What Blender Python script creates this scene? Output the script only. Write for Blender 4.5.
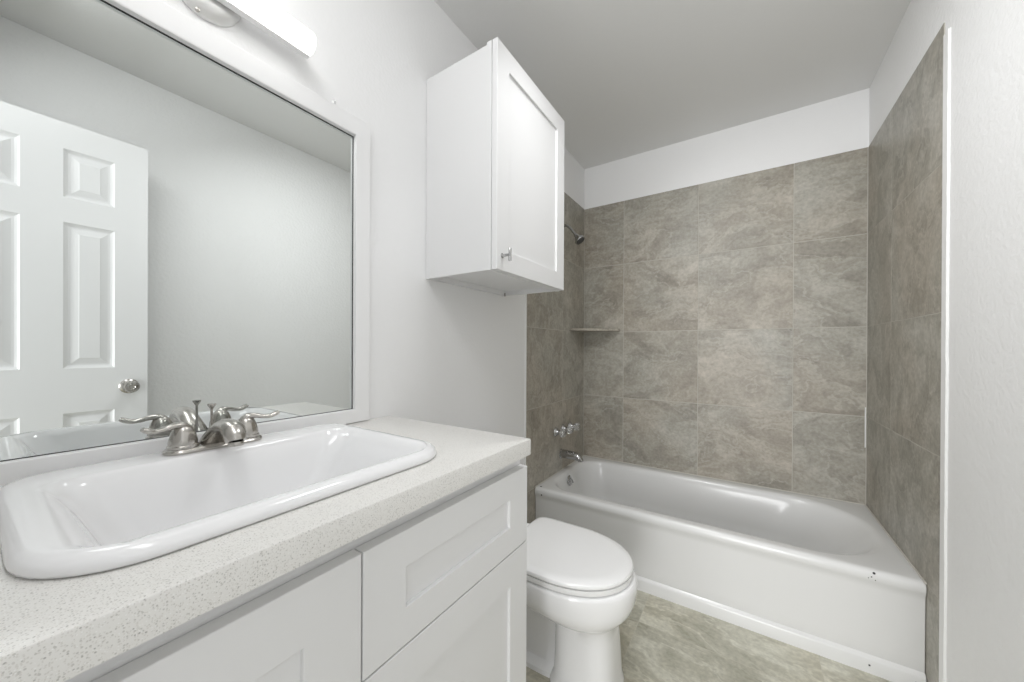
import bpy, bmesh, math, random
from mathutils import Vector, Matrix
random.seed(4)
S = bpy.context.scene
for o in list(bpy.data.objects):
    bpy.data.objects.remove(o)

# ------------------------------------------------------------------ camera
F_PX, YAW, PITCH, ROLL = 357.564, 33.1326, -0.129, 0.2582
CAM = Vector((1.0034, -2.509, 1.154))
cd = bpy.data.cameras.new('camera')
cam = bpy.data.objects.new('camera', cd)
S.collection.objects.link(cam)
S.camera = cam
ya, pa, ra = map(math.radians, (YAW, PITCH, ROLL))
fw = Vector((-math.sin(ya)*math.cos(pa), math.cos(ya)*math.cos(pa), math.sin(pa)))
rt = Vector((math.cos(ya), math.sin(ya), 0))
up = rt.cross(fw)
R_ = math.cos(ra)*rt + math.sin(ra)*up
U_ = -math.sin(ra)*rt + math.cos(ra)*up
M = Matrix((R_, U_, -fw)).transposed().to_4x4()
M.translation = CAM
cam.matrix_world = M
cd.sensor_fit = 'HORIZONTAL'
cd.sensor_width = 36.0
cd.lens = F_PX/1024*36
cd.shift_y = 8.6126/1024
cd.clip_start = 0.02

# ------------------------------------------------------------------ world light (enters by the open doorway behind the camera)
w = bpy.data.worlds.new('world')
S.world = w
w.use_nodes = True
bg = w.node_tree.nodes['Background']
bg.inputs[0].default_value = (0.97, 0.985, 1.0, 1)
bg.inputs[1].default_value = 0.9
BAR_EMISSION = 4.5
# big soft fill light, added unseen beyond the open doorway behind the camera
ld = bpy.data.lights.new('hall_fill', 'AREA')
ld.shape = 'RECTANGLE'; ld.size = 1.8; ld.size_y = 1.6
ld.energy = 98.0
ld.color = (0.985, 0.99, 1.0)
hall_fill_obj = bpy.data.objects.new('hall_fill', ld)
S.collection.objects.link(hall_fill_obj)
hall_fill_obj.location = (0.95, -5.3, 1.1)
hall_fill_obj.rotation_euler = (Vector((0.85, 0.0, 1.4)) - Vector((0.95, -5.3, 1.1))).to_track_quat('-Z', 'Y').to_euler()
# added soft fill without a fixture, above and behind the camera
l2 = bpy.data.lights.new('ceiling_fill', 'AREA')
l2.shape = 'RECTANGLE'; l2.size = 0.9; l2.size_y = 0.3
l2.energy = 4.8
l2.color = (0.985, 0.99, 1.0)
fill2 = bpy.data.objects.new('ceiling_fill', l2)
S.collection.objects.link(fill2)
fill2.location = (0.68, -2.46, 2.38)
fill2.rotation_euler = (math.radians(42), 0, 0)
# invented overhead fill near the ceiling between vanity and toilet, out of view
l3 = bpy.data.lights.new('overhead_fill', 'AREA')
l3.shape = 'RECTANGLE'; l3.size = 0.34; l3.size_y = 0.4
l3.energy = 6.6
l3.spread = math.radians(140)
l3.color = (0.985, 0.992, 1.0)
fill3 = bpy.data.objects.new('overhead_fill', l3)
S.collection.objects.link(fill3)
fill3.location = (0.66, -1.5, 2.41)
fill3.rotation_euler = (Vector((1.25, -0.95, 0.75)) - Vector((0.66, -1.5, 2.41))).to_track_quat('-Z', 'Y').to_euler()
S.view_settings.view_transform = 'Standard'
S.view_settings.look = 'None'
S.view_settings.exposure = 0.18
S.view_settings.gamma = 1.0
S.view_settings.use_curve_mapping = False

# ------------------------------------------------------------------ dimensions
W = 1.524
ZC = 2.485          # ceiling
ZT = 2.186          # top of tile
ZR = 0.3675         # tub rim
YB = -2.66          # wall behind the camera
ZK = 0.928          # counter top
XCF = 0.5514        # counter front
YCE = -1.727        # counter end

# ------------------------------------------------------------------ materials
def mat(name, col, rough=0.5, metal=0.0, coat=0.0, spec=0.5):
    m = bpy.data.materials.new(name)
    m.use_nodes = True
    b = m.node_tree.nodes['Principled BSDF']
    b.inputs['Base Color'].default_value = (*col, 1)
    b.inputs['Roughness'].default_value = rough
    b.inputs['Metallic'].default_value = metal
    b.inputs['Coat Weight'].default_value = coat
    b.inputs['Coat Roughness'].default_value = 0.05
    b.inputs['Specular IOR Level'].default_value = spec
    return m

def N(m, t, **kw):
    n = m.node_tree.nodes.new(t)
    for k, v in kw.items():
        setattr(n, k, v)
    return n

def bump(m, scale, strength, dist=0.002, detail=3):
    nt = m.node_tree
    tc = N(m, 'ShaderNodeTexCoord')
    no = N(m, 'ShaderNodeTexNoise')
    no.inputs['Scale'].default_value = scale
    no.inputs['Detail'].default_value = detail
    bp = N(m, 'ShaderNodeBump')
    bp.inputs['Strength'].default_value = strength
    bp.inputs['Distance'].default_value = dist
    nt.links.new(tc.outputs['Object'], no.inputs['Vector'])
    nt.links.new(no.outputs['Fac'], bp.inputs['Height'])
    nt.links.new(bp.outputs['Normal'], nt.nodes['Principled BSDF'].inputs['Normal'])
    return m

def ramp(m, stops):
    r = N(m, 'ShaderNodeValToRGB')
    cr = r.color_ramp
    while len(cr.elements) < len(stops):
        cr.elements.new(0.5)
    for e, (p, c) in zip(cr.elements, stops):
        e.position = p
        e.color = (*c, 1)
    return r

def paint(name, col, rough, bs=0.25, scale=90):
    return bump(mat(name, col, rough), scale, bs, 0.003)

M_WALL = paint('wall_paint', (0.885, 0.885, 0.885), 0.45)
M_WALLR = paint('textured_wall_paint', (0.90, 0.90, 0.895), 0.5, 0.6, 70)
M_CEIL = paint('ceiling_paint', (0.82, 0.82, 0.81), 0.7, 0.15)
M_TRIM = mat('white_trim_paint', (0.88, 0.88, 0.88), 0.3)
M_CAB = bump(mat('cabinet_white', (0.81, 0.81, 0.81), 0.5), 14, 0.03)
M_CAULK2 = mat('aged_caulk', (0.56, 0.54, 0.49), 0.6)
M_CAULK = bump(mat('white_caulk', (0.88, 0.88, 0.87), 0.45), 60, 0.4, 0.004)
M_PORC = mat('porcelain', (0.91, 0.91, 0.91), 0.12, coat=0.3)
M_SINK = mat('sink_porcelain', (0.90, 0.90, 0.905), 0.1, coat=0.3)
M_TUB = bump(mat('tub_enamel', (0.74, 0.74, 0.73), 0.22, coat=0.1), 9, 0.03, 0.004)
M_SEAT = mat('seat_plastic', (0.92, 0.92, 0.915), 0.22)
M_NICK = bump(mat('brushed_nickel', (0.50, 0.48, 0.45), 0.25, 1.0), 200, 0.03)
M_CHROME = mat('chrome', (0.48, 0.48, 0.48), 0.1, 1.0)
M_SATIN = mat('satin_white_metal', (0.72, 0.72, 0.71), 0.35, 0.35)
M_DARK = mat('dark_gap', (0.03, 0.03, 0.03), 0.6)
M_NOZ = mat('nozzle_rubber', (0.05, 0.05, 0.05), 0.5)
M_MIRROR = mat('mirror_silver', (0.76, 0.785, 0.775), 0.0, 1.0)
M_GROUT = bump(mat('grout', (0.50, 0.48, 0.43), 0.85), 80, 0.3)
M_ACRYL = mat('clear_acrylic', (0.95, 0.96, 0.96), 0.05)
M_ACRYL.node_tree.nodes['Principled BSDF'].inputs['Transmission Weight'].default_value = 0.85
M_CHIP = mat('chipped_enamel', (0.03, 0.03, 0.03), 0.7)
M_BAR = mat('diffuser', (1, 1, 1), 0.4)
_b = M_BAR.node_tree.nodes['Principled BSDF']
_b.inputs['Emission Color'].default_value = (1.0, 0.99, 0.97, 1)
_b.inputs['Emission Strength'].default_value = BAR_EMISSION

def stone(name, dark, mid, light, warm, rough, scale=1.0, rot=0.6):
    """stone-look porcelain: cloudy base, diagonal veins; every tile (mesh island) takes another piece of the pattern"""
    m = mat(name, mid, rough)
    nt = m.node_tree
    L = nt.links.new
    tc = N(m, 'ShaderNodeTexCoord')
    ge = N(m, 'ShaderNodeNewGeometry')
    mul = N(m, 'ShaderNodeMath', operation='MULTIPLY')
    mul.inputs[1].default_value = 17.0
    L(ge.outputs['Random Per Island'], mul.inputs[0])
    cx = N(m, 'ShaderNodeCombineXYZ')
    L(mul.outputs[0], cx.inputs[0]); L(mul.outputs[0], cx.inputs[1]); L(mul.outputs[0], cx.inputs[2])
    add = N(m, 'ShaderNodeVectorMath', operation='ADD')
    L(tc.outputs['Object'], add.inputs[0]); L(cx.outputs[0], add.inputs[1])
    mp = N(m, 'ShaderNodeMapping')
    mp.inputs['Rotation'].default_value = (rot, rot, rot)
    mp.inputs['Scale'].default_value = (scale, scale*1.9, scale*1.5)
    L(add.outputs[0], mp.inputs['Vector'])
    warp = N(m, 'ShaderNodeTexNoise')
    warp.inputs['Scale'].default_value = 2.4
    warp.inputs['Detail'].default_value = 6
    L(mp.outputs[0], warp.inputs['Vector'])
    wm = N(m, 'ShaderNodeVectorMath', operation='SCALE')
    wm.inputs['Scale'].default_value = 0.9
    L(warp.outputs['Color'], wm.inputs[0])
    wa = N(m, 'ShaderNodeVectorMath', operation='ADD')
    L(mp.outputs[0], wa.inputs[0]); L(wm.outputs[0], wa.inputs[1])
    cloud = N(m, 'ShaderNodeTexNoise')
    cloud.inputs['Scale'].default_value = 4.2
    cloud.inputs['Detail'].default_value = 12
    cloud.inputs['Roughness'].default_value = 0.7
    L(wa.outputs[0], cloud.inputs['Vector'])
    r1 = ramp(m, [(0.34, dark), (0.5, mid), (0.67, light)])
    L(cloud.outputs['Fac'], r1.inputs['Fac'])
    # veins: ridges of a warped noise
    vn = N(m, 'ShaderNodeTexNoise')
    vn.inputs['Scale'].default_value = 2.6
    vn.inputs['Detail'].default_value = 5
    vn.inputs['Roughness'].default_value = 0.55
    L(wa.outputs[0], vn.inputs['Vector'])
    sb = N(m, 'ShaderNodeMath', operation='SUBTRACT'); sb.inputs[1].default_value = 0.5
    L(vn.outputs['Fac'], sb.inputs[0])
    ab = N(m, 'ShaderNodeMath', operation='ABSOLUTE')
    L(sb.outputs[0], ab.inputs[0])
    r2 = ramp(m, [(0.0, (1, 1, 1)), (0.022, (0, 0, 0))])
    L(ab.outputs[0], r2.inputs['Fac'])
    vm = N(m, 'ShaderNodeMath', operation='MULTIPLY'); vm.inputs[1].default_value = 0.6
    L(r2.outputs['Color'], vm.inputs[0])
    mx = N(m, 'ShaderNodeMixRGB')
    mx.inputs['Color2'].default_value = (*light, 1)
    L(vm.outputs[0], mx.inputs['Fac']); L(r1.outputs['Color'], mx.inputs['Color1'])
    # warm / greenish drift
    hn = N(m, 'ShaderNodeTexNoise')
    hn.inputs['Scale'].default_value = 1.7
    L(add.outputs[0], hn.inputs['Vector'])
    r3 = ramp(m, [(0.42, (0, 0, 0)), (0.62, (0.7, 0.7, 0.7))])
    L(hn.outputs['Fac'], r3.inputs['Fac'])
    mw = N(m, 'ShaderNodeMixRGB', blend_type='MULTIPLY')
    mw.inputs['Color2'].default_value = (*warm, 1)
    L(r3.outputs['Color'], mw.inputs['Fac']); L(mx.outputs['Color'], mw.inputs['Color1'])
    # fine speckle
    fn = N(m, 'ShaderNodeTexNoise')
    fn.inputs['Scale'].default_value = 70
    fn.inputs['Detail'].default_value = 4
    L(add.outputs[0], fn.inputs['Vector'])
    r4 = ramp(m, [(0.3, (0.86, 0.86, 0.86)), (0.7, (1.1, 1.1, 1.1))])
    L(fn.outputs['Fac'], r4.inputs['Fac'])
    mf = N(m, 'ShaderNodeMixRGB', blend_type='MULTIPLY')
    mf.inputs['Fac'].default_value = 1
    L(mw.outputs['Color'], mf.inputs['Color1']); L(r4.outputs['Color'], mf.inputs['Color2'])
    b = nt.nodes['Principled BSDF']
    L(mf.outputs['Color'], b.inputs['Base Color'])
    bp = N(m, 'ShaderNodeBump')
    bp.inputs['Strength'].default_value = 0.25
    bp.inputs['Distance'].default_value = 0.004
    L(cloud.outputs['Fac'], bp.inputs['Height'])
    L(bp.outputs['Normal'], b.inputs['Normal'])
    return m

M_TILE = stone('stone_wall_tile', (0.262, 0.247, 0.208), (0.358, 0.340, 0.292), (0.48, 0.462, 0.41), (1.04, 0.975, 0.93), 0.42)
M_FLOOR = stone('stone_floor_tile', (0.33, 0.32, 0.25), (0.49, 0.475, 0.39), (0.69, 0.68, 0.585), (1.03, 0.99, 0.93), 0.38, 0.62, 0.5)
M_FGROUT = mat('floor_grout', (0.55, 0.53, 0.45), 0.8)

def quartz():
    m = mat('speckled_quartz', (0.80, 0.79, 0.76), 0.28)
    nt = m.node_tree
    L = nt.links.new
    tc = N(m, 'ShaderNodeTexCoord')
    col = None
    for sc, th, c, mxw in ((430, 0.42, (0.50, 0.49, 0.46), 0.75), (270, 0.24, (0.36, 0.35, 0.33), 0.8), (620, 0.5, (0.62, 0.60, 0.56), 0.6), (480, 0.3, (0.95, 0.95, 0.94), 0.6)):
        v = N(m, 'ShaderNodeTexVoronoi')
        v.inputs['Scale'].default_value = sc
        L(tc.outputs['Object'], v.inputs['Vector'])
        r = ramp(m, [(th*0.7, (mxw,)*3), (th, (0, 0, 0))])
        L(v.outputs['Distance'], r.inputs['Fac'])
        # keep only some cells
        r5 = ramp(m, [(0.55, (0, 0, 0)), (0.6, (1, 1, 1))])
        L(v.outputs['Color'], r5.inputs['Fac'])
        mu = N(m, 'ShaderNodeMath', operation='MULTIPLY')
        L(r.outputs['Color'], mu.inputs[0]); L(r5.outputs['Color'], mu.inputs[1])
        mx = N(m, 'ShaderNodeMixRGB')
        if col is None:
            mx.inputs['Color1'].default_value = (0.80, 0.79, 0.76, 1)
        else:
            L(col, mx.inputs['Color1'])
        mx.inputs['Color2'].default_value = (*c, 1)
        L(mu.outputs[0], mx.inputs['Fac'])
        col = mx.outputs['Color']
    L(col, nt.nodes['Principled BSDF'].inputs['Base Color'])
    return m
M_QUARTZ = quartz()

# ------------------------------------------------------------------ mesh helpers
def obj(name, bm, m, parent=None, smooth=None, loc=None):
    bmesh.ops.recalc_face_normals(bm, faces=bm.faces)
    me = bpy.data.meshes.new(name)
    bm.to_mesh(me)
    bm.free()
    me.materials.append(m)
    if smooth is not None:
        for p in me.polygons:
            p.use_smooth = True
        me.set_sharp_from_angle(angle=math.radians(smooth))
    o = bpy.data.objects.new(name, me)
    S.collection.objects.link(o)
    if parent:
        o.parent = parent
        o.matrix_parent_inverse = Matrix.Translation(-parent_loc(parent))
    if loc is not None:
        o.location = loc
    return o

def parent_loc(p):
    return p.location.copy() if p.type == 'EMPTY' else Vector((0, 0, 0))

def thing(name, label, cat, loc=(0, 0, 0), group=None):
    o = bpy.data.objects.new(name, None)
    S.collection.objects.link(o)
    o.location = loc
    o.empty_display_size = 0.05
    return tag(o, label, cat, group)

def tag(o, label, cat, group=None):
    o['label'] = label
    o['category'] = cat
    if group:
        o['group'] = group
    return o

def struct(name, bm, m, label, smooth=None):
    o = obj(name, bm, m, smooth=smooth)
    o['kind'] = 'structure'
    o['label'] = label
    o['category'] = name.split('_')[0]
    return o

def box(bm, x0, y0, z0, x1, y1, z1, bev=0.0, seg=2):
    r = bmesh.ops.create_cube(bm, size=1)
    vs = r['verts']
    for v in vs:
        v.co = Vector(((x0+x1)/2 + v.co.x*(x1-x0), (y0+y1)/2 + v.co.y*(y1-y0), (z0+z1)/2 + v.co.z*(z1-z0)))
    if bev:
        es = {e for v in vs for e in v.link_edges}
        bmesh.ops.bevel(bm, geom=list(es), offset=bev, segments=seg, profile=0.5, affect='EDGES')
    return bm

def B(*a, **k):
    return box(bmesh.new(), *a, **k)

def loft(bm, rings, cap0=False, cap1=False, closed=False):
    """rings: lists of points, equal length"""
    vr = [[bm.verts.new(p) for p in r] for r in rings]
    n = len(vr[0])
    pairs = list(zip(vr[:-1], vr[1:]))
    if closed:
        pairs.append((vr[-1], vr[0]))
    for a, b in pairs:
        for i in range(n):
            j = (i+1) % n
            bm.faces.new((a[i], a[j], b[j], b[i]))
    if cap0:
        bm.faces.new(vr[0])
    if cap1:
        bm.faces.new(vr[-1])
    return bm

def rrect(x0, x1, y0, y1, r, z, k=8, s=6):
    """rounded rectangle in the xy plane; r may be 4 radii (x1y1, x0y1, x0y0, x1y0)"""
    if not isinstance(r, (tuple, list)):
        r = (r,)*4
    r = [min(q, (x1-x0)/2*0.98, (y1-y0)/2*0.98) for q in r]
    cs = [(x1-r[0], y1-r[0], 0, r[0]), (x0+r[1], y1-r[1], 90, r[1]), (x0+r[2], y0+r[2], 180, r[2]), (x1-r[3], y0+r[3], 270, r[3])]
    pts = []
    arcs = []
    for cx, cy, a0, q in cs:
        arcs.append([(cx+q*math.cos(math.radians(a0+90*i/k)), cy+q*math.sin(math.radians(a0+90*i/k))) for i in range(k+1)])
    for a in range(4):
        pts += arcs[a]
        p, q = arcs[a][-1], arcs[(a+1) % 4][0]
        for i in range(1, s):
            t = i/s
            pts.append((p[0]+(q[0]-p[0])*t, p[1]+(q[1]-p[1])*t))
    return [Vector((x, y, z)) for x, y in pts]

def lathe(bm, prof, origin=(0, 0, 0), axis=(0, 0, 1), n=32, cap=True):
    """prof: (radius, height) along the axis"""
    ax = Vector(axis).normalized()
    u = ax.orthogonal().normalized()
    v = ax.cross(u)
    o = Vector(origin)
    rings = [[o + ax*h + (u*math.cos(2*math.pi*i/n) + v*math.sin(2*math.pi*i/n))*max(r, 1e-5) for i in range(n)] for r, h in prof]
    return loft(bm, rings, cap, cap)

def cr(pts, m=6):
    """Catmull-Rom through tuples of any length"""
    P = [pts[0]] + list(pts) + [pts[-1]]
    out = []
    for i in range(1, len(P)-2):
        for j in range(m):
            t = j/m
            out.append(tuple(0.5*((2*b) + (-a+c)*t + (2*a-5*b+4*c-d)*t*t + (-a+3*b-3*c+d)*t**3) for a, b, c, d in zip(P[i-1], P[i], P[i+1], P[i+2])))
    out.append(tuple(pts[-1]))
    return out

def sweep(bm, pts, n=20, side=None, flat=None):
    """pts: (x,y,z,ru[,rv]) ; ru along the 'side' vector, rv across it"""
    rings = []
    P = [Vector(p[:3]) for p in pts]
    sd = Vector(side or (0, 0, 1))
    for i, p in enumerate(pts):
        t = (P[min(i+1, len(P)-1)] - P[max(i-1, 0)]).normalized()
        u = (sd - t*sd.dot(t)).normalized()
        v = t.cross(u)
        ru = p[3]
        rv = p[4] if len(p) > 4 else ru
        rings.append([P[i] + u*math.cos(2*math.pi*k/n)*ru + v*math.sin(2*math.pi*k/n)*rv for k in range(n)])
    return loft(bm, rings, True, True)

# rectangle rings facing +x : list of (inset, x)
def panel_rings(bm, y0, y1, z0, z1, prof, cap1=True, cap0=False, extra=0.0):
    rings = []
    Z0, Z1 = z0, z1
    for ins, x in prof:
        e = extra if ins > 0.02 else 0.0      # side stiles wider than the rails
        z0, z1 = Z0-e, Z1+e
        rings.append([Vector((x, y0+ins, z0+ins)), Vector((x, y1-ins, z0+ins)), Vector((x, y1-ins, z1-ins)), Vector((x, y0+ins, z1-ins))])
    return loft(bm, rings, cap0, cap1)

def shaker(y0, y1, z0, z1, xb, xf, stile, depth=0.007, extra=0.0):
    return panel_rings(bmesh.new(), y0, y1, z0, z1,
        [(0, xb), (0, xf-0.0015), (0.0004, xf-0.0005), (0.0015, xf), (stile-0.001, xf), (stile, xf-0.001), (stile+0.0005, xf-depth)], True, True, extra)

# ================================================================== THE ROOM
floor = struct('floor', B(-0.10, -3.9, -0.06, W+0.12, 0.1, -0.0006), M_FGROUT, 'pale stone-look tiled floor between toilet and bathtub')
bm = bmesh.new()
xs = [-0.02 + 0.6300*i for i in range(-1, 5)]
xs = [0.61*i + 0.02 for i in range(-1, 4)]
ys = [-0.945 + 0.305*i for i in range(-10, 4)]
for i in range(len(xs)-1):
    for j in range(len(ys)-1):
        a, b = max(xs[i], 0.0)+0.0012, min(xs[i+1], W)-0.0012
        c, d = ys[j]+0.0012, min(ys[j+1], -0.01)-0.0012
        if b-a > 0.01 and d-c > 0.01:
            box(bm, a, c, -0.002, b, d, 0.0)
obj('floor_tile', bm, M_FLOOR, floor)
ceiling = struct('ceiling', B(-0.10, YB-0.1, ZC, W+0.12, 0.1, ZC+0.06), M_CEIL, 'matte off-white painted ceiling')
wl = struct('wall_left', B(-0.10, YB-0.1, 0, 0, 0.1, ZC), M_WALL, 'white painted wall with mirror, cabinet and tiled tub end')
wb = struct('wall_back', B(0, 0, 0, W, 0.1, ZC), M_WALL, 'white painted wall above the tiled long side of the tub')
wr = struct('wall_right', B(W, YB-0.1, 0, W+0.12, 0.1, ZC), M_WALLR, 'white orange-peel textured wall beside the tub end')
DX0, DX1, DZ = 0.73, 1.365, 2.09
bm = bmesh.new()
box(bm, 0, YB-0.1, 0, DX0, YB, ZC)
box(bm, DX1, YB-0.1, 0, W, YB, ZC)
box(bm, DX0, YB-0.1, DZ, DX1, YB, ZC)
struct('wall_front', bm, M_WALL, 'white wall with the open doorway behind the camera')
bm = bmesh.new()
for a in (DX0-0.055, DX1):
    box(bm, a, YB, 0, a+0.055, YB+0.014, DZ+0.055, 0.003)
box(bm, DX0, YB, DZ, DX1, YB+0.014, DZ+0.055, 0.003)
struct('trim_2', bm, M_TRIM, 'white casing around the open doorway')

# --- wall tile: real tiles over a grout bed
ZG = [0.0, 0.364, 0.8171, 1.275, 1.7474, ZT]
def tile_wall(parent, name, us, zmin, make):
    g = 0.0016
    bm = bmesh.new()
    for i in range(len(us)-1):
        for j in range(len(ZG)-1):
            z0, z1 = max(ZG[j], zmin), ZG[j+1]
            if z1-z0 < 0.02:
                continue
            make(bm, us[i]+g, us[i+1]-g, z0+g, z1-(g if j < len(ZG)-2 else 0))
    return obj(name, bm, M_TILE, parent)
T = 0.003
tile_wall(wb, 'wall_tile', [T, 0.2925, 0.7551, 1.2239, W-T], 0.30, lambda bm, a, b, c, d: box(bm, a, -T, c, b, 0.0, d, 0.0006, 1))
obj('grout', B(0.0, -T+0.0006, 0.30, W, 0.0, ZT-0.001), M_GROUT, wb)
tile_wall(wl, 'wall_tile', [-0.831, -0.368, -T], 0.0, lambda bm, a, b, c, d: box(bm, 0.0, a, c, T, b, d, 0.0006, 1))
obj('grout', B(0.0, -0.831, 0.0, T-0.0007, -0.0, ZT-0.001), M_GROUT, wl)
tile_wall(wr, 'wall_tile', [-0.826, -0.3575, -T], 0.0, lambda bm, a, b, c, d: box(bm, W-T, a, c, W, b, d, 0.0006, 1))
obj('grout', B(W-T+0.0007, -0.826, 0.0, W, -0.0, ZT-0.001), M_GROUT, wr)
# caulk beads / edge trims
def wavy_strip(x0, x1, y0, y1, z0, z1, amp=0.0015, n=60):
    rings = []
    for i in range(n+1):
        z = z0+(z1-z0)*i/n
        a = random.uniform(-amp, amp)
        rings.append([Vector((x0, y0+a, z)), Vector((x1, y0+a+0.003, z)), Vector((x1, y1-0.003, z)), Vector((x0, y1, z))])
    return loft(bmesh.new(), rings, True, True)
o = struct('trim_1', wavy_strip(W, W-0.0055, -0.864, -0.8275, 0.0, ZT-0.045, 0.0015), M_CAULK, 'white plaster bead along the edge of the right wall tile', 40)
o = struct('trim_3', wavy_strip(0.0, 0.005, -0.845, -0.831, 0.0, ZT-0.002, 0.001), M_CAULK, 'white bead along the edge of the left wall tile', 40)
bm = bmesh.new()
box(bm, W-T-0.003, -T-0.003, ZR+0.004, W-T, -T, ZT-0.002, 0.001)
struct('trim_4', bm, M_CAULK2, 'grey caulk in the right corner of the tub surround')
struct('trim_5', B(T, -T-0.002, ZR+0.004, T+0.002, -T, ZT-0.002, 0.0005), M_CAULK2, 'grey caulk in the left corner of the tub surround')
struct('trim_6', B(W-T-0.0075, -T-0.0055, 0.66, W-T-0.003, -T-0.0005, 0.865, 0.0015), M_CAULK, 'white blob of caulk in the right corner of the tub surround')
bm = bmesh.new()
box(bm, 0.56, YB+0.001, 0.0, DX0-0.056, YB+0.014, 0.09, 0.003)
struct('baseboard_front', bm, M_TRIM, 'white baseboard beside the doorway')

# ================================================================== BATHTUB
def make_tub():
    bm = bmesh.new()
    e = 0.001
    X0, X1, Y1 = T+e, W-T-e, -T-e
    R = []
    def outer(yf, z, r=0.004, ins=0.0):
        R.append(rrect(X0+ins, X1-ins, yf, Y1-ins, r, z, 12, 14))
    outer(-0.741, 0.0); outer(-0.741, 0.046); outer(-0.738, 0.053); outer(-0.727, 0.060); outer(-0.7285, 0.066)
    outer(-0.7275, 0.10); outer(-0.7285, 0.30); outer(-0.730, 0.318); outer(-0.7345, 0.328)
    outer(-0.7365, 0.340); outer(-0.736, 0.352); outer(-0.7315, 0.3615, 0.005); outer(-0.724, 0.3665, 0.008, 0.003); outer(-0.714, 0.368, 0.012, 0.006)
    def inner(x0, x1, y0, y1, rl, rr, z):
        R.append(rrect(x0, x1, y0, y1, (rr, rl, rl, rr), z, 12, 14))
    inner(0.036, 1.488, -0.688, -0.058, 0.15, 0.27, 0.3675)
    inner(0.042, 1.480, -0.682, -0.064, 0.15, 0.27, 0.3665)
    inner(0.048, 1.468, -0.674, -0.072, 0.15, 0.27, 0.361)
    inner(0.054, 1.455, -0.667, -0.079, 0.15, 0.265, 0.350)
    inner(0.060, 1.43, -0.660, -0.086, 0.15, 0.26, 0.325)
    inner(0.072, 1.37, -0.650, -0.097, 0.15, 0.24, 0.26)
    inner(0.095, 1.30, -0.637, -0.112, 0.14, 0.22, 0.17)
    inner(0.125, 1.25, -0.617, -0.130, 0.13, 0.20, 0.10)
    inner(0.160, 1.21, -0.585, -0.160, 0.12, 0.18, 0.065)
    inner(0.230, 1.14, -0.520, -0.220, 0.10, 0.14, 0.052)
    inner(0.40, 0.95, -0.42, -0.32, 0.04, 0.04, 0.050)
    loft(bm, R, False, True)
    return bm
tub = thing('bathtub', 'white enamel alcove bathtub below the stone tile surround', 'bathtub', (W/2, -0.38, 0))
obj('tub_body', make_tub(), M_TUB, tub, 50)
of = obj('overflow_plate', lathe(bmesh.new(), [(0.0, 0.0), (0.031, 0.0), (0.033, 0.003), (0.031, 0.006), (0.024, 0.009), (0.0, 0.010)], (0.0645, -0.392, 0.314), (1, 0, 0.17), 28), M_CHROME, tub, 40)
of['label'] = 'chrome overflow plate'
lev = sweep(bmesh.new(), [(0.073, -0.392, 0.332, 0.0035), (0.086, -0.392, 0.322, 0.0035), (0.090, -0.392, 0.304, 0.0045)], 10, (0, 1, 0))
obj('trip_lever', lev, M_CHROME, of, 40)
obj('drain', lathe(bmesh.new(), [(0.0, 0), (0.034, 0), (0.034, 0.003), (0.026, 0.005), (0.0, 0.004)], (0.30, -0.37, 0.0505), (0, 0, 1), 24), M_CHROME, tub, 40)
for (x, y, z, r, ax) in ((0.030, -0.707, 0.3682, 0.0065, (0, 0, 1)), (0.048, -0.7355, 0.333, 0.005, (0, -1, 0)), (0.052, -0.724, 0.312, 0.004, (0, -1, 0.2)),
                         (1.392, -0.7335, 0.359, 0.0042, (0, -1, 1)), (1.385, -0.7375, 0.345, 0.002, (0, -1, 0)), (1.377, -0.7372, 0.339, 0.0015, (0, -1, 0)),
                         (1.395, -0.7372, 0.336, 0.0016, (0, -1, 0)), (1.38, -0.7425, 0.030, 0.003, (0, -1, 0)), (1.495, -0.7425, 0.025, 0.004, (0, -1, 0))):
    ch = obj('enamel_chip', lathe(bmesh.new(), [(r, -0.001), (r*0.9, 0.0005)], (x, y, z), ax, 9), M_CHIP, tub)
    ch['label'] = 'dark chip in the white enamel'
# caulk line along tub
bm = bmesh.new()
box(bm, T, -T-0.007, ZR-0.004, W-T, -T, ZR+0.004, 0.002)
box(bm, T, -0.735, ZR-0.004, T+0.006, -T, ZR+0.004, 0.002)
box(bm, W-T-0.006, -0.735, ZR-0.004, W-T, -T, ZR+0.004, 0.002)
obj('caulk_line', bm, M_CAULK2, tub)

# ---- tub spout
sp = thing('tub_spout', 'chrome tub spout low on the left tiled wall above the bathtub', 'faucet', (T, -0.385, 0.47))
obj('spout_body', sweep(bmesh.new(), cr([(T+0.001, -0.385, 0.476, 0.027), (0.03, -0.385, 0.476, 0.027), (0.07, -0.385, 0.475, 0.026), (0.105, -0.385, 0.472, 0.0245), (0.125, -0.385, 0.466, 0.022), (0.136, -0.385, 0.455, 0.018), (0.138, -0.385, 0.446, 0.0165)], 5), 24, (0, 1, 0)), M_CHROME, sp, 50)
obj('wall_flange', lathe(bmesh.new(), [(0.0, 0), (0.032, 0.0), (0.032, 0.003), (0.028, 0.006), (0, 0.006)], (T, -0.385, 0.474), (1, 0, 0)), M_CHROME, sp, 40)

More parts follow.
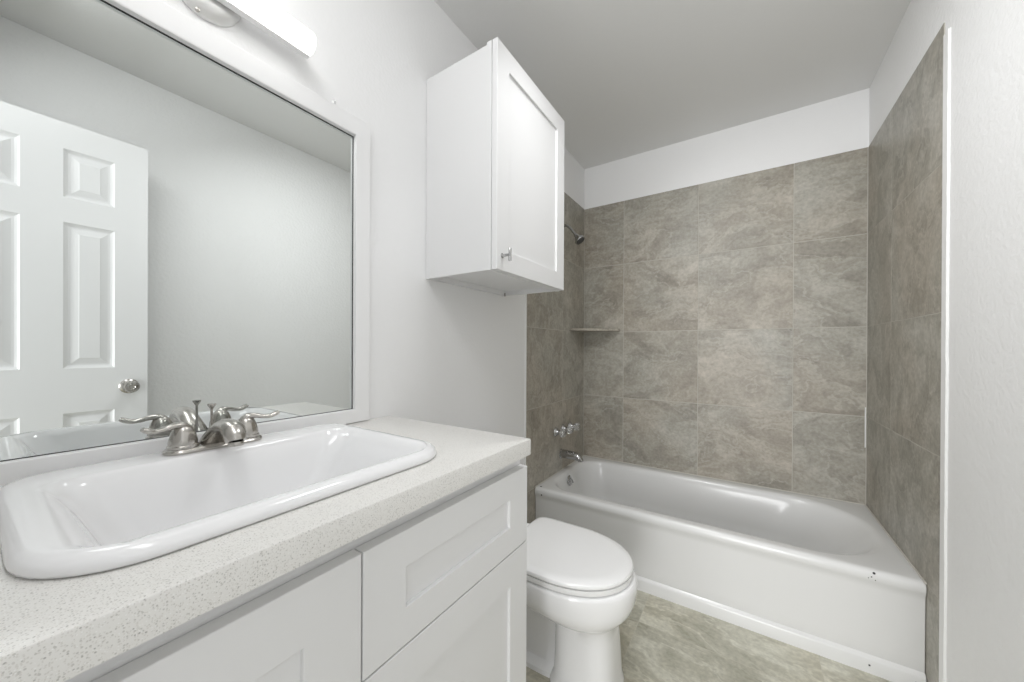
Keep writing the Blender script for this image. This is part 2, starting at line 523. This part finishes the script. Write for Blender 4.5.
# ---- three valve handles
for k, (yy, lb) in enumerate(((-0.474, 'chrome and clear tub valve handle nearest the toilet, left of three in the row'),
                              (-0.365, 'chrome and clear tub valve handle, middle one of the three in the row'),
                              (-0.256, 'chrome and clear tub valve handle nearest the tile corner, right of three'))):
    t = thing('tub_valve_handle', lb, 'faucet handle', (T, yy, 0.632), 'valve handles above the tub spout')
    obj('escutcheon', lathe(bmesh.new(), [(0, 0), (0.028, 0), (0.029, 0.004), (0.024, 0.010), (0.016, 0.018), (0.014, 0.034), (0, 0.035)], (T+0.0005, yy, 0.632), (1, 0, 0)), M_CHROME, t, 40)
    bm = bmesh.new()
    rings = []
    for r, h in ((0.012, 0.034), (0.021, 0.038), (0.025, 0.050), (0.023, 0.064), (0.017, 0.070)):
        rings.append([Vector((T+h, yy + r*(1+0.10*math.cos(6*a))*math.cos(a), 0.632 + r*(1+0.10*math.cos(6*a))*math.sin(a))) for a in [2*math.pi*i/48 for i in range(48)]])
    loft(bm, rings, True, True)
    obj('knob', bm, M_ACRYL, t, 50)['label'] = 'clear fluted knob'
    obj('index_button', lathe(bmesh.new(), [(0, 0.069), (0.012, 0.069), (0.011, 0.075), (0, 0.077)], (T, yy, 0.632), (1, 0, 0), 20), M_CHROME, t, 40)

# ---- shower head
sh = thing('shower_head', 'chrome shower head on a bent arm high on the left tiled wall', 'shower head', (T, -0.39, 1.95))
obj('shower_arm', sweep(bmesh.new(), cr([(T, -0.39, 1.955, 0.0085), (0.035, -0.39, 1.948, 0.0085), (0.065, -0.39, 1.922, 0.0085), (0.098, -0.39, 1.876, 0.0085)], 6), 16, (0, 1, 0)), M_CHROME, sh, 50)
obj('wall_flange', lathe(bmesh.new(), [(0, 0), (0.03, 0), (0.029, 0.005), (0.015, 0.012), (0, 0.013)], (T, -0.39, 1.955), (1, 0, 0)), M_CHROME, sh, 40)
axd = Vector((0.62, 0, -0.78)).normalized()
obj('spray_head', lathe(bmesh.new(), [(0.0, 0), (0.010, 0), (0.013, 0.006), (0.012, 0.014), (0.016, 0.022), (0.024, 0.036), (0.033, 0.048), (0.035, 0.056), (0.033, 0.060), (0.0, 0.059)], Vector((0.094, -0.39, 1.882)), axd, 32), M_CHROME, sh, 40)
obj('spray_face', lathe(bmesh.new(), [(0.0, 0.0585), (0.029, 0.0585), (0.027, 0.0625), (0, 0.0635)], Vector((0.094, -0.39, 1.882)), axd, 32), M_NOZ, sh, 40)

# ---- corner shelf
bm = bmesh.new()
pl = [(T, -T), (T, -0.25), (0.035, -0.25), (0.25, -0.035), (0.268, -T)]
pl = [(T+0.0, -T), (T, -0.262), (0.03, -0.262), (0.27, -0.04), (0.27, -T)]
v0 = [bm.verts.new((x, y, 1.279)) for x, y in pl]
v1 = [bm.verts.new((x, y, 1.296)) for x, y in pl]
bm.faces.new(v0); bm.faces.new(v1)
for i in range(5):
    bm.faces.new((v0[i], v0[(i+1) % 5], v1[(i+1) % 5], v1[i]))
bmesh.ops.bevel(bm, geom=list(bm.edges), offset=0.002, segments=2, affect='EDGES')
tag(obj('corner_shelf', bm, M_TILE), 'stone tile corner shelf in the left corner of the tub surround', 'shelf')

# ================================================================== TOILET
TY = -1.306
toilet = thing('toilet', 'white two-piece toilet with closed lid between vanity and bathtub', 'toilet', (0.35, TY, 0))
def egg(xb, xf, hw, z, split=0.55, nf=2.0, nb=3.2, n=64, yc=TY):
    cx = xb + (xf-xb)*split
    pts = []
    for i in range(n):
        a = 2*math.pi*i/n
        c, s = math.cos(a), math.sin(a)
        p = nf if c > 0 else nb
        L = xf-cx if c > 0 else cx-xb
        pts.append(Vector((cx + math.copysign(abs(c)**(2/p), c)*L, yc + math.copysign(abs(s)**(2/p), s)*hw, z)))
    return pts
bm = bmesh.new()
loft(bm, [egg(0.42, 0.658, 0.118, 0.0, 0.5, 3.2, 3), egg(0.42, 0.656, 0.116, 0.012, 0.5, 3.2, 3), egg(0.435, 0.651, 0.109, 0.03, 0.5, 3.2, 3),
          egg(0.440, 0.648, 0.106, 0.10, 0.5, 3.2, 3.2), egg(0.440, 0.641, 0.101, 0.19, 0.5, 3.2, 3.2),
          egg(0.435, 0.640, 0.102, 0.232, 0.5, 3.0, 3.0), egg(0.40, 0.650, 0.120, 0.246, 0.5, 2.5, 2.6),
          egg(0.33, 0.672, 0.150, 0.262, 0.53, 2.2, 2.6), egg(0.24, 0.694, 0.174, 0.290, 0.55, 2.1, 2.8), egg(0.19, 0.703, 0.184, 0.318, 0.55, 2.1, 3),
          egg(0.16, 0.707, 0.188, 0.350, 0.55, 2.05, 3), egg(0.16, 0.706, 0.188, 0.370, 0.55, 2.05, 3), egg(0.163, 0.703, 0.186, 0.381, 0.55, 2.05, 3),
          egg(0.17, 0.697, 0.180, 0.3845, 0.55, 2.05, 3)], True, True)
obj('bowl', bm, M_PORC, toilet, 50)
# narrower trapway and foot behind the front column
bm = bmesh.new()
loft(bm, [egg(0.12, 0.50, 0.085, 0.0, 0.5, 4, 3), egg(0.12, 0.50, 0.083, 0.015, 0.5, 4, 3), egg(0.125, 0.50, 0.055, 0.032, 0.5, 4, 3), egg(0.13, 0.50, 0.045, 0.10, 0.5, 4, 3),
          egg(0.13, 0.50, 0.048, 0.18, 0.5, 4, 3), egg(0.13, 0.48, 0.080, 0.25, 0.5, 4, 3), egg(0.10, 0.46, 0.12, 0.32, 0.5, 4, 3), egg(0.08, 0.40, 0.15, 0.372, 0.5, 4, 4)], True, True)
obj('trapway', bm, M_PORC, toilet, 50)
# seat ring + lid
bm = bmesh.new()
sr = dict(split=0.46, nf=2.12, nb=9, n=96)
loft(bm, [egg(0.260, 0.688, 0.183, 0.3893, **sr), egg(0.2575, 0.6915, 0.1855, 0.3898, **sr), egg(0.257, 0.6925, 0.1865, 0.397, **sr), egg(0.2575, 0.692, 0.186, 0.4050, **sr), egg(0.260, 0.688, 0.183, 0.4057, **sr)], True, True)
obj('seat', bm, M_SEAT, toilet, 50)
bm = bmesh.new()
loft(bm, [egg(0.252, 0.6895, 0.1845, 0.4100, **sr), egg(0.250, 0.6918, 0.1870, 0.4106, **sr), egg(0.2495, 0.6925, 0.1875, 0.416, **sr), egg(0.251, 0.6895, 0.1855, 0.4215, **sr), egg(0.255, 0.680, 0.179, 0.4255, **sr),
          egg(0.266, 0.660, 0.164, 0.4285, **sr), egg(0.272, 0.650, 0.157, 0.4288, **sr), egg(0.33, 0.55, 0.09, 0.4295, **sr)], True, True)
obj('lid', bm, M_SEAT, toilet, 35)
bm = bmesh.new()
box(bm, 0.29, TY-0.10, 0.384, 0.50, TY+0.10, 0.3897, 0.001)
box(bm, 0.29, TY-0.10, 0.405, 0.50, TY+0.10, 0.4115, 0.001)
obj('bumper', bm, M_SEAT, toilet)
for s in (-1, 1):
    obj('hinge', B(0.215, TY+s*0.075-0.018, 0.384, 0.262, TY+s*0.075+0.018, 0.424, 0.006, 3), M_SEAT, toilet, 50)
bm = bmesh.new()
loft(bm, [rrect(0.035, 0.155, TY-0.165, TY+0.165, 0.03, 0.37, 6, 4), rrect(0.03, 0.160, TY-0.17, TY+0.17, 0.03, 0.39, 6, 4), rrect(0.02, 0.165, TY-0.185, TY+0.185, 0.03, 0.70, 6, 4)], True, True)
obj('tank', bm, M_PORC, toilet, 50)
bm = bmesh.new()
loft(bm, [rrect(0.012, 0.170, TY-0.190, TY+0.190, 0.035, 0.70, 6, 4), rrect(0.010, 0.173, TY-0.192, TY+0.192, 0.037, 0.71, 6, 4), rrect(0.010, 0.173, TY-0.192, TY+0.192, 0.037, 0.728, 6, 4), rrect(0.016, 0.165, TY-0.185, TY+0.185, 0.03, 0.736, 6, 4)], True, True)
obj('tank_lid', bm, M_PORC, toilet, 50)
obj('flush_lever', sweep(bmesh.new(), [(0.163, TY-0.13, 0.65, 0.008), (0.185, TY-0.13, 0.65, 0.008), (0.188, TY-0.12, 0.648, 0.007), (0.190, TY-0.06, 0.642, 0.005)], 10, (0, 0, 1)), M_CHROME, toilet, 50)

# ================================================================== VANITY
van = thing('vanity_cabinet', 'white shaker vanity cabinet below the speckled countertop', 'cabinet', (0.27, -2.18, 0))
VY0, VY1 = YB+0.004, -1.7165
XF = 0.535
ZKB = ZK-0.040
bm = bmesh.new()
box(bm, 0.004, VY1-0.018, 0.0, 0.512, VY1, ZKB-0.001, 0.001)
box(bm, 0.004, VY0, 0.0, 0.512, VY0+0.018, ZKB-0.001, 0.001)
box(bm, 0.004, VY0+0.018, 0.09, 0.512, VY1-0.018, 0.108)
box(bm, 0.004, VY0+0.018, 0.108, 0.012, VY1-0.018, ZKB-0.001)
box(bm, 0.494, VY0+0.018, ZKB-0.06, 0.512, VY1-0.018, ZKB-0.001)
box(bm, 0.494, -2.215, 0.108, 0.512, -2.165, ZKB-0.06)
box(bm, 0.494, -2.165, 0.64, 0.512, VY1-0.018, 0.68)
box(bm, 0.44, VY0+0.018, 0.0, 0.455, VY1-0.018, 0.09)
obj('carcass', bm, M_CAB, van)
GY = -2.1895
dr = obj('drawer', shaker(GY+0.0015, VY1, 0.6635, 0.8535, 0.5135, XF, 0.080, extra=0.018), M_CAB, van)
d2 = obj('door', shaker(GY+0.0015, VY1, 0.115, 0.6605, 0.5135, XF, 0.078), M_CAB, van)
d3 = obj('door', shaker(VY0+0.004, GY-0.0015, 0.115, 0.8535, 0.5135, XF, 0.082), M_CAB, van)
d2['label'] = 'lower right shaker door below the drawer'
d3['label'] = 'tall left shaker door'

# ---- sink numbers (opening in the countertop follows them)
SX0, SX1, SY0, SY1 = 0.028, 0.480, -2.487, -1.932
ctop = bmesh.new()
K = dict(k=8, s=8)
loft(ctop, [rrect(0.002, XCF, VY0, YCE, 0.002, ZKB, **K), rrect(0.002, XCF, VY0, YCE, 0.002, ZK-0.003, **K), rrect(0.003, XCF-0.001, VY0, YCE-0.001, 0.002, ZK-0.0008, **K),
            rrect(0.004, XCF-0.003, VY0+0.002, YCE-0.003, 0.002, ZK, **K), rrect(0.060, 0.465, -2.465, -1.955, 0.05, ZK, **K), rrect(0.060, 0.465, -2.465, -1.955, 0.05, ZKB, **K)], closed=True)
tag(obj('countertop', ctop, M_QUARTZ, smooth=30), 'pale speckled quartz countertop with square edge on the vanity', 'countertop')

# ---- sink
def make_sink():
    R = []
    def r(i, z, rad=0.062):
        f = rad+0.028-i
        R.append(rrect(SX0+i, SX1-i, SY0+i, SY1-i, (f, rad-i, rad-i, f+0.01), z, 10, 8))
    r(0.006, ZK+0.0005); r(0.001, ZK+0.002); r(0.0, ZK+0.006); r(0.002, ZK+0.012); r(0.007, ZK+0.017); r(0.014, ZK+0.0195); r(0.020, ZK+0.020)
    def q(x0, x1, y0, y1, rad, z):
        R.append(rrect(x0, x1, y0, y1, rad, z, 10, 8))
    q(0.112, 0.455, -2.455, -1.950, 0.045, ZK+0.0195)
    q(0.116, 0.451, -2.450, -1.956, 0.045, ZK+0.0185)
    q(0.121, 0.446, -2.443, -1.965, 0.045, ZK+0.014)
    q(0.127, 0.440, -2.434, -1.977, 0.045, ZK+0.004)
    q(0.135, 0.432, -2.420, -1.996, 0.045, ZK-0.020)
    q(0.146, 0.420, -2.400, -2.025, 0.045, ZK-0.065)
    q(0.156, 0.408, -2.382, -2.050, 0.05, ZK-0.105)
    q(0.168, 0.394, -2.362, -2.070, 0.055, ZK-0.125)
    q(0.195, 0.365, -2.33, -2.10, 0.05, ZK-0.134)
    q(0.25, 0.31, -2.24, -2.19, 0.02, ZK-0.137)
    return loft(bmesh.new(), R, False, True)
sink = thing('sink', 'rectangular white drop-in sink with rounded rim in the countertop', 'sink', (0.256, -2.2, ZK))
obj('basin', make_sink(), M_SINK, sink, 60)
obj('drain', lathe(bmesh.new(), [(0, 0), (0.022, 0), (0.022, 0.002), (0.015, 0.003), (0, 0.002)], (0.28, -2.215, ZK-0.137), (0, 0, 1), 24), M_NICK, sink, 40)

# ---- basin faucet
FX, FY, FZ = 0.076, -2.22, ZK+0.0203
fa = thing('basin_faucet', 'brushed nickel two-handle faucet on the back edge of the sink', 'faucet', (FX, FY, FZ))
bm = bmesh.new()
loft(bm, [rrect(FX-0.027, FX+0.027, FY-0.082, FY+0.082, 0.027, FZ, 8, 4), rrect(FX-0.028, FX+0.028, FY-0.083, FY+0.083, 0.028, FZ+0.004, 8, 4), rrect(FX-0.025, FX+0.025, FY-0.080, FY+0.080, 0.025, FZ+0.008, 8, 4), rrect(FX-0.018, FX+0.018, FY-0.073, FY+0.073, 0.018, FZ+0.010, 8, 4)], True, True)
obj('base_plate', bm, M_NICK, fa, 50)
for s in (-1, 1):
    y = FY+s*0.053
    h = obj('handle', lathe(bmesh.new(), [(0, 0.009), (0.0245, 0.009), (0.0245, 0.013), (0.022, 0.015), (0.0225, 0.019), (0.0215, 0.026), (0.0185, 0.038), (0.0145, 0.047), (0.008, 0.053), (0, 0.055)], (FX, y, FZ), (0, 0, 1)), M_NICK, fa, 40)
    pts = [(FX, y-s*0.010, FZ+0.042, 0.007, 0.010), (FX+0.002, y+s*0.002, FZ+0.0530, 0.0068, 0.0105), (FX+0.006, y+s*0.016, FZ+0.0535, 0.0056, 0.0090),
           (FX+0.009, y+s*0.030, FZ+0.0500, 0.0050, 0.0082), (FX+0.011, y+s*0.043, FZ+0.0490, 0.0050, 0.0080), (FX+0.013, y+s*0.053, FZ+0.0525, 0.0054, 0.0085), (FX+0.014, y+s*0.060, FZ+0.0565, 0.0040, 0.0065)]
    obj('lever', sweep(bmesh.new(), cr(pts, 5), 16, (0, 0, 1)), M_NICK, h, 60)
pts = [(FX-0.010, FY, FZ+0.006, 0.028, 0.020), (FX-0.002, FY, FZ+0.018, 0.024, 0.018), (FX+0.014, FY, FZ+0.032, 0.020, 0.016), (FX+0.036, FY, FZ+0.043, 0.0185, 0.0155),
       (FX+0.062, FY, FZ+0.0475, 0.0185, 0.0160), (FX+0.082, FY, FZ+0.044, 0.0190, 0.0165), (FX+0.095, FY, FZ+0.033, 0.0185, 0.0175), (FX+0.099, FY, FZ+0.024, 0.0165, 0.0165)]
obj('spout', sweep(bmesh.new(), cr(pts, 5), 24, (0, 1, 0)), M_NICK, fa, 60)
obj('aerator', lathe(bmesh.new(), [(0, 0), (0.012, 0), (0.0135, -0.004), (0.0125, -0.008), (0, -0.008)], (FX+0.0995, FY, FZ+0.024), (0, 0, 1), 24), M_NICK, fa, 40)
obj('lift_rod', lathe(bmesh.new(), [(0, 0.006), (0.0024, 0.006), (0.0024, 0.074), (0.004, 0.077), (0.0075, 0.083), (0.0075, 0.086), (0, 0.087)], (FX-0.026, FY, FZ), (0, 0, 1), 16), M_NICK, fa, 40)

# ================================================================== MIRROR
mi = thing('framed_mirror', 'large white-framed mirror above the vanity countertop', 'mirror', (0.0, -2.22, ZK))
MY0, MY1, MZ0, MZ1 = -2.626, -1.8156, 0.9300, 1.8490
bm = bmesh.new()
def fr(i, x):
    return [Vector((x, MY0+i, MZ0+i*0.8)), Vector((x, MY1-i, MZ0+i*0.8)), Vector((x, MY1-i, MZ1-i*1.1)), Vector((x, MY0+i, MZ1-i*1.1))]
loft(bm, [fr(0, 0.001), fr(0, 0.0185), fr(0.0015, 0.020), fr(0.046, 0.020), fr(0.0485, 0.0190), fr(0.0495, 0.0072), fr(0.0440, 0.0062), fr(0.0440, 0.001)], closed=True)
obj('frame', bm, M_TRIM, mi)
bm = bmesh.new()
loft(bm, [fr(0.0440, 0.0051), fr(0.0440, 0.0061), fr(0.0512, 0.0061), fr(0.0512, 0.0051)], closed=True)
obj('gap_shade_strip', bm, M_DARK, mi)  # dark strip standing in for the shaded gap between frame and glass
obj('mirror_glass', B(0.0005, MY0+0.045, MZ0+0.035, 0.005, MY1-0.045, MZ1-0.05), M_MIRROR, mi)
tag(obj('wall_anchor', lathe(bmesh.new(), [(0, 0), (0.006, 0), (0.006, 0.004), (0.003, 0.006), (0.0025, 0.014), (0.005, 0.016), (0, 0.018)], (0.0, -1.925, 1.864), (1, 0, 0.1), 14), M_TRIM, None, 40), 'small white screw anchor in the wall above the mirror corner', 'screw')

# ================================================================== VANITY LIGHT
vl = thing('vanity_light', 'glowing white bar light on a nickel canopy above the mirror', 'light fixture', (0.0, -2.22, 1.94))
ca = obj('canopy', lathe(bmesh.new(), [(0, 0.0005), (0.067, 0.0005), (0.0675, 0.006), (0.065, 0.010), (0.061, 0.0125), (0.058, 0.0165), (0.046, 0.022), (0.020, 0.026), (0, 0.0265)], (0, -2.22, 1.944), (1, 0, 0), 48), M_SATIN, vl, 40)
obj('screw', lathe(bmesh.new(), [(0, 0.010), (0.004, 0.010), (0.004, 0.0155), (0, 0.0165)], (0, -2.235, 1.881), (1, 0, 0), 14), M_NICK, ca, 40)
obj('bracket', B(0.0255, -2.245, 1.928, 0.0305, -2.195, 1.950, 0.002), M_SATIN, vl, 40)
BX0, BX1, BZ0, BZ1, BH = 0.050, 0.080, 1.914, 1.962, 0.203
bm = bmesh.new()
rings = []
for y in (-2.22-BH, -2.22+BH):
    rings.append([Vector((p.x, y, p.y)) for p in rrect(BX0, BX1, BZ0, BZ1, (0.014, 0.002, 0.002, 0.014), 0, 6, 2)])
loft(bm, rings, True, True)
bmesh.ops.bevel(bm, geom=[e for e in bm.edges if abs(e.verts[0].co.y-e.verts[1].co.y) < 1e-6], offset=0.004, segments=3, affect='EDGES')
obj('diffuser', bm, M_BAR, vl, 40)['label'] = 'lit white diffuser'
obj('housing', B(0.030, -2.22-BH-0.001, BZ0-0.001, BX0, -2.22+BH+0.001, BZ1+0.001, 0.002), M_TRIM, vl, 40)

# ================================================================== WALL CABINET
wc = thing('wall_cabinet', 'white shaker wall cabinet hung above the toilet', 'cabinet', (0, -1.31, 1.41))
CY0, CY1, CZ0, CZ1, CX = -1.5653, -1.0502, 1.4137, 2.166, 0.3257
bm = bmesh.new()
box(bm, 0.001, CY0, CZ0+0.000, CX-0.024, CY0+0.013, CZ1-0.008, 0.0008)
box(bm, 0.001, CY1-0.013, CZ0, CX-0.024, CY1, CZ1-0.008, 0.0008)
box(bm, 0.001, CY0+0.013, CZ1-0.021, CX-0.024, CY1-0.013, CZ1-0.008)
box(bm, 0.001, CY0+0.013, CZ0+0.021, CX-0.042, CY1-0.013, CZ1-0.021)
box(bm, 0.001, CY0+0.013, CZ0+0.001, 0.016, CY1-0.013, CZ0+0.021)
obj('carcass', bm, M_CAB, wc)
obj('face_frame', B(CX-0.042, CY0-0.0015, CZ0-0.001, CX-0.0225, CY1+0.0015, CZ1-0.001, 0.001), M_CAB, wc)
cdoor = obj('door', shaker(CY0+0.001, CY1-0.001, CZ0+0.001, CZ1, CX-0.0205, CX, 0.071), M_CAB, wc)
PY, PZ = -1.533, 1.463
pull = sweep(bmesh.new(), [(CX, PY, PZ, 0.0085), (CX+0.002, PY, PZ, 0.0080), (CX+0.004, PY, PZ, 0.0050), (CX+0.028, PY, PZ, 0.0048)], 16, (0, 0, 1))
sweep(pull, [(CX+0.031, PY, PZ-0.021, 0.0045), (CX+0.031, PY, PZ-0.020, 0.005), (CX+0.031, PY, PZ+0.020, 0.005), (CX+0.031, PY, PZ+0.021, 0.0045)], 16, (1, 0, 0))
obj('handle', pull, M_CHROME, cdoor, 40)['label'] = 'small chrome T-bar pull'
obj('mounting_bracket', B(0.016, CY1-0.02, CZ0-0.004, 0.022, CY1-0.0135, CZ0+0.012, 0.001), M_NICK, wc)

# ================================================================== DOOR (seen in the mirror, standing open along the right wall)
def panel_door(y0, y1, z0, z1, xf, xb):
    bm = bmesh.new()
    st, mid = 0.1045, 0.1045
    pw = (y1-y0-2*st-mid)/2
    ysp = [y0, y0+st, y0+st+pw, y0+st+pw+mid, y1-st, y1]
    zsp = [z0, z0+0.235, 0.879, 1.064, 1.668, 1.771, 1.970, z1]
    for i in range(5):
        for j in range(7):
            a, b, c, d = ysp[i], ysp[i+1], zsp[j], zsp[j+1]
            if i in (1, 3) and j in (1, 3, 5):
                rings = []
                for ins, dx in ((0, 0), (0.006, 0.005), (0.013, 0.0085), (0.020, 0.0085), (0.040, 0.003), (0.043, 0.0015)):
                    rings.append([Vector((xf+dx, a+ins, c+ins)), Vector((xf+dx, b-ins, c+ins)), Vector((xf+dx, b-ins, d-ins)), Vector((xf+dx, a+ins, d-ins))])
                loft(bm, rings, False, True)
            else:
                bm.faces.new([bm.verts.new(p) for p in ((xf, a, c), (xf, b, c), (xf, b, d), (xf, a, d))])
    bmesh.ops.remove_doubles(bm, verts=bm.verts, dist=1e-5)
    # edges and back
    be = [bm.verts.new(p) for p in ((xb, y0, z0), (xb, y1, z0), (xb, y1, z1), (xb, y0, z1))]
    bm.faces.new(be)
    q = [bm.verts.new(p) for p in ((xf, y0, z0), (xf, y1, z0), (xf, y1, z1), (xf, y0, z1))]
    for i in range(4):
        bm.faces.new((be[i], be[(i+1) % 4], q[(i+1) % 4], q[i]))
    return bm
DF = 1.354
door = obj('door_1', panel_door(-2.640, -2.039, 0.012, 2.077, DF, DF+0.035), M_TRIM)
door['kind'] = 'structure'
door['label'] = 'white six-panel door standing open, seen in the mirror'
door['category'] = 'door'
for s, nm in ((-1, DF), (1, DF+0.035)):
    kn = obj('door_knob', lathe(bmesh.new(), [(0, 0), (0.032, 0), (0.0325, 0.003), (0.028, 0.008), (0.012, 0.012), (0.011, 0.026), (0.017, 0.031), (0.025, 0.040), (0.0265, 0.050), (0.022, 0.060), (0.010, 0.0635), (0.008, 0.0615), (0, 0.0615)], (nm, -2.099, 0.977), (s, 0, 0), 36), M_NICK, door, 40)
    kn['label'] = 'nickel door knob'
obj('latch_plate', B(DF+0.006, -2.0395, 0.948, DF+0.029, -2.0380, 1.006), M_NICK, door)
for z in (0.25, 1.05, 1.85):
    obj('hinge', lathe(bmesh.new(), [(0, -0.045), (0.006, -0.045), (0.006, 0.045), (0, 0.045)], (DF+0.037, -2.642, z), (0, 0, 1), 12), M_NICK, door, 40)
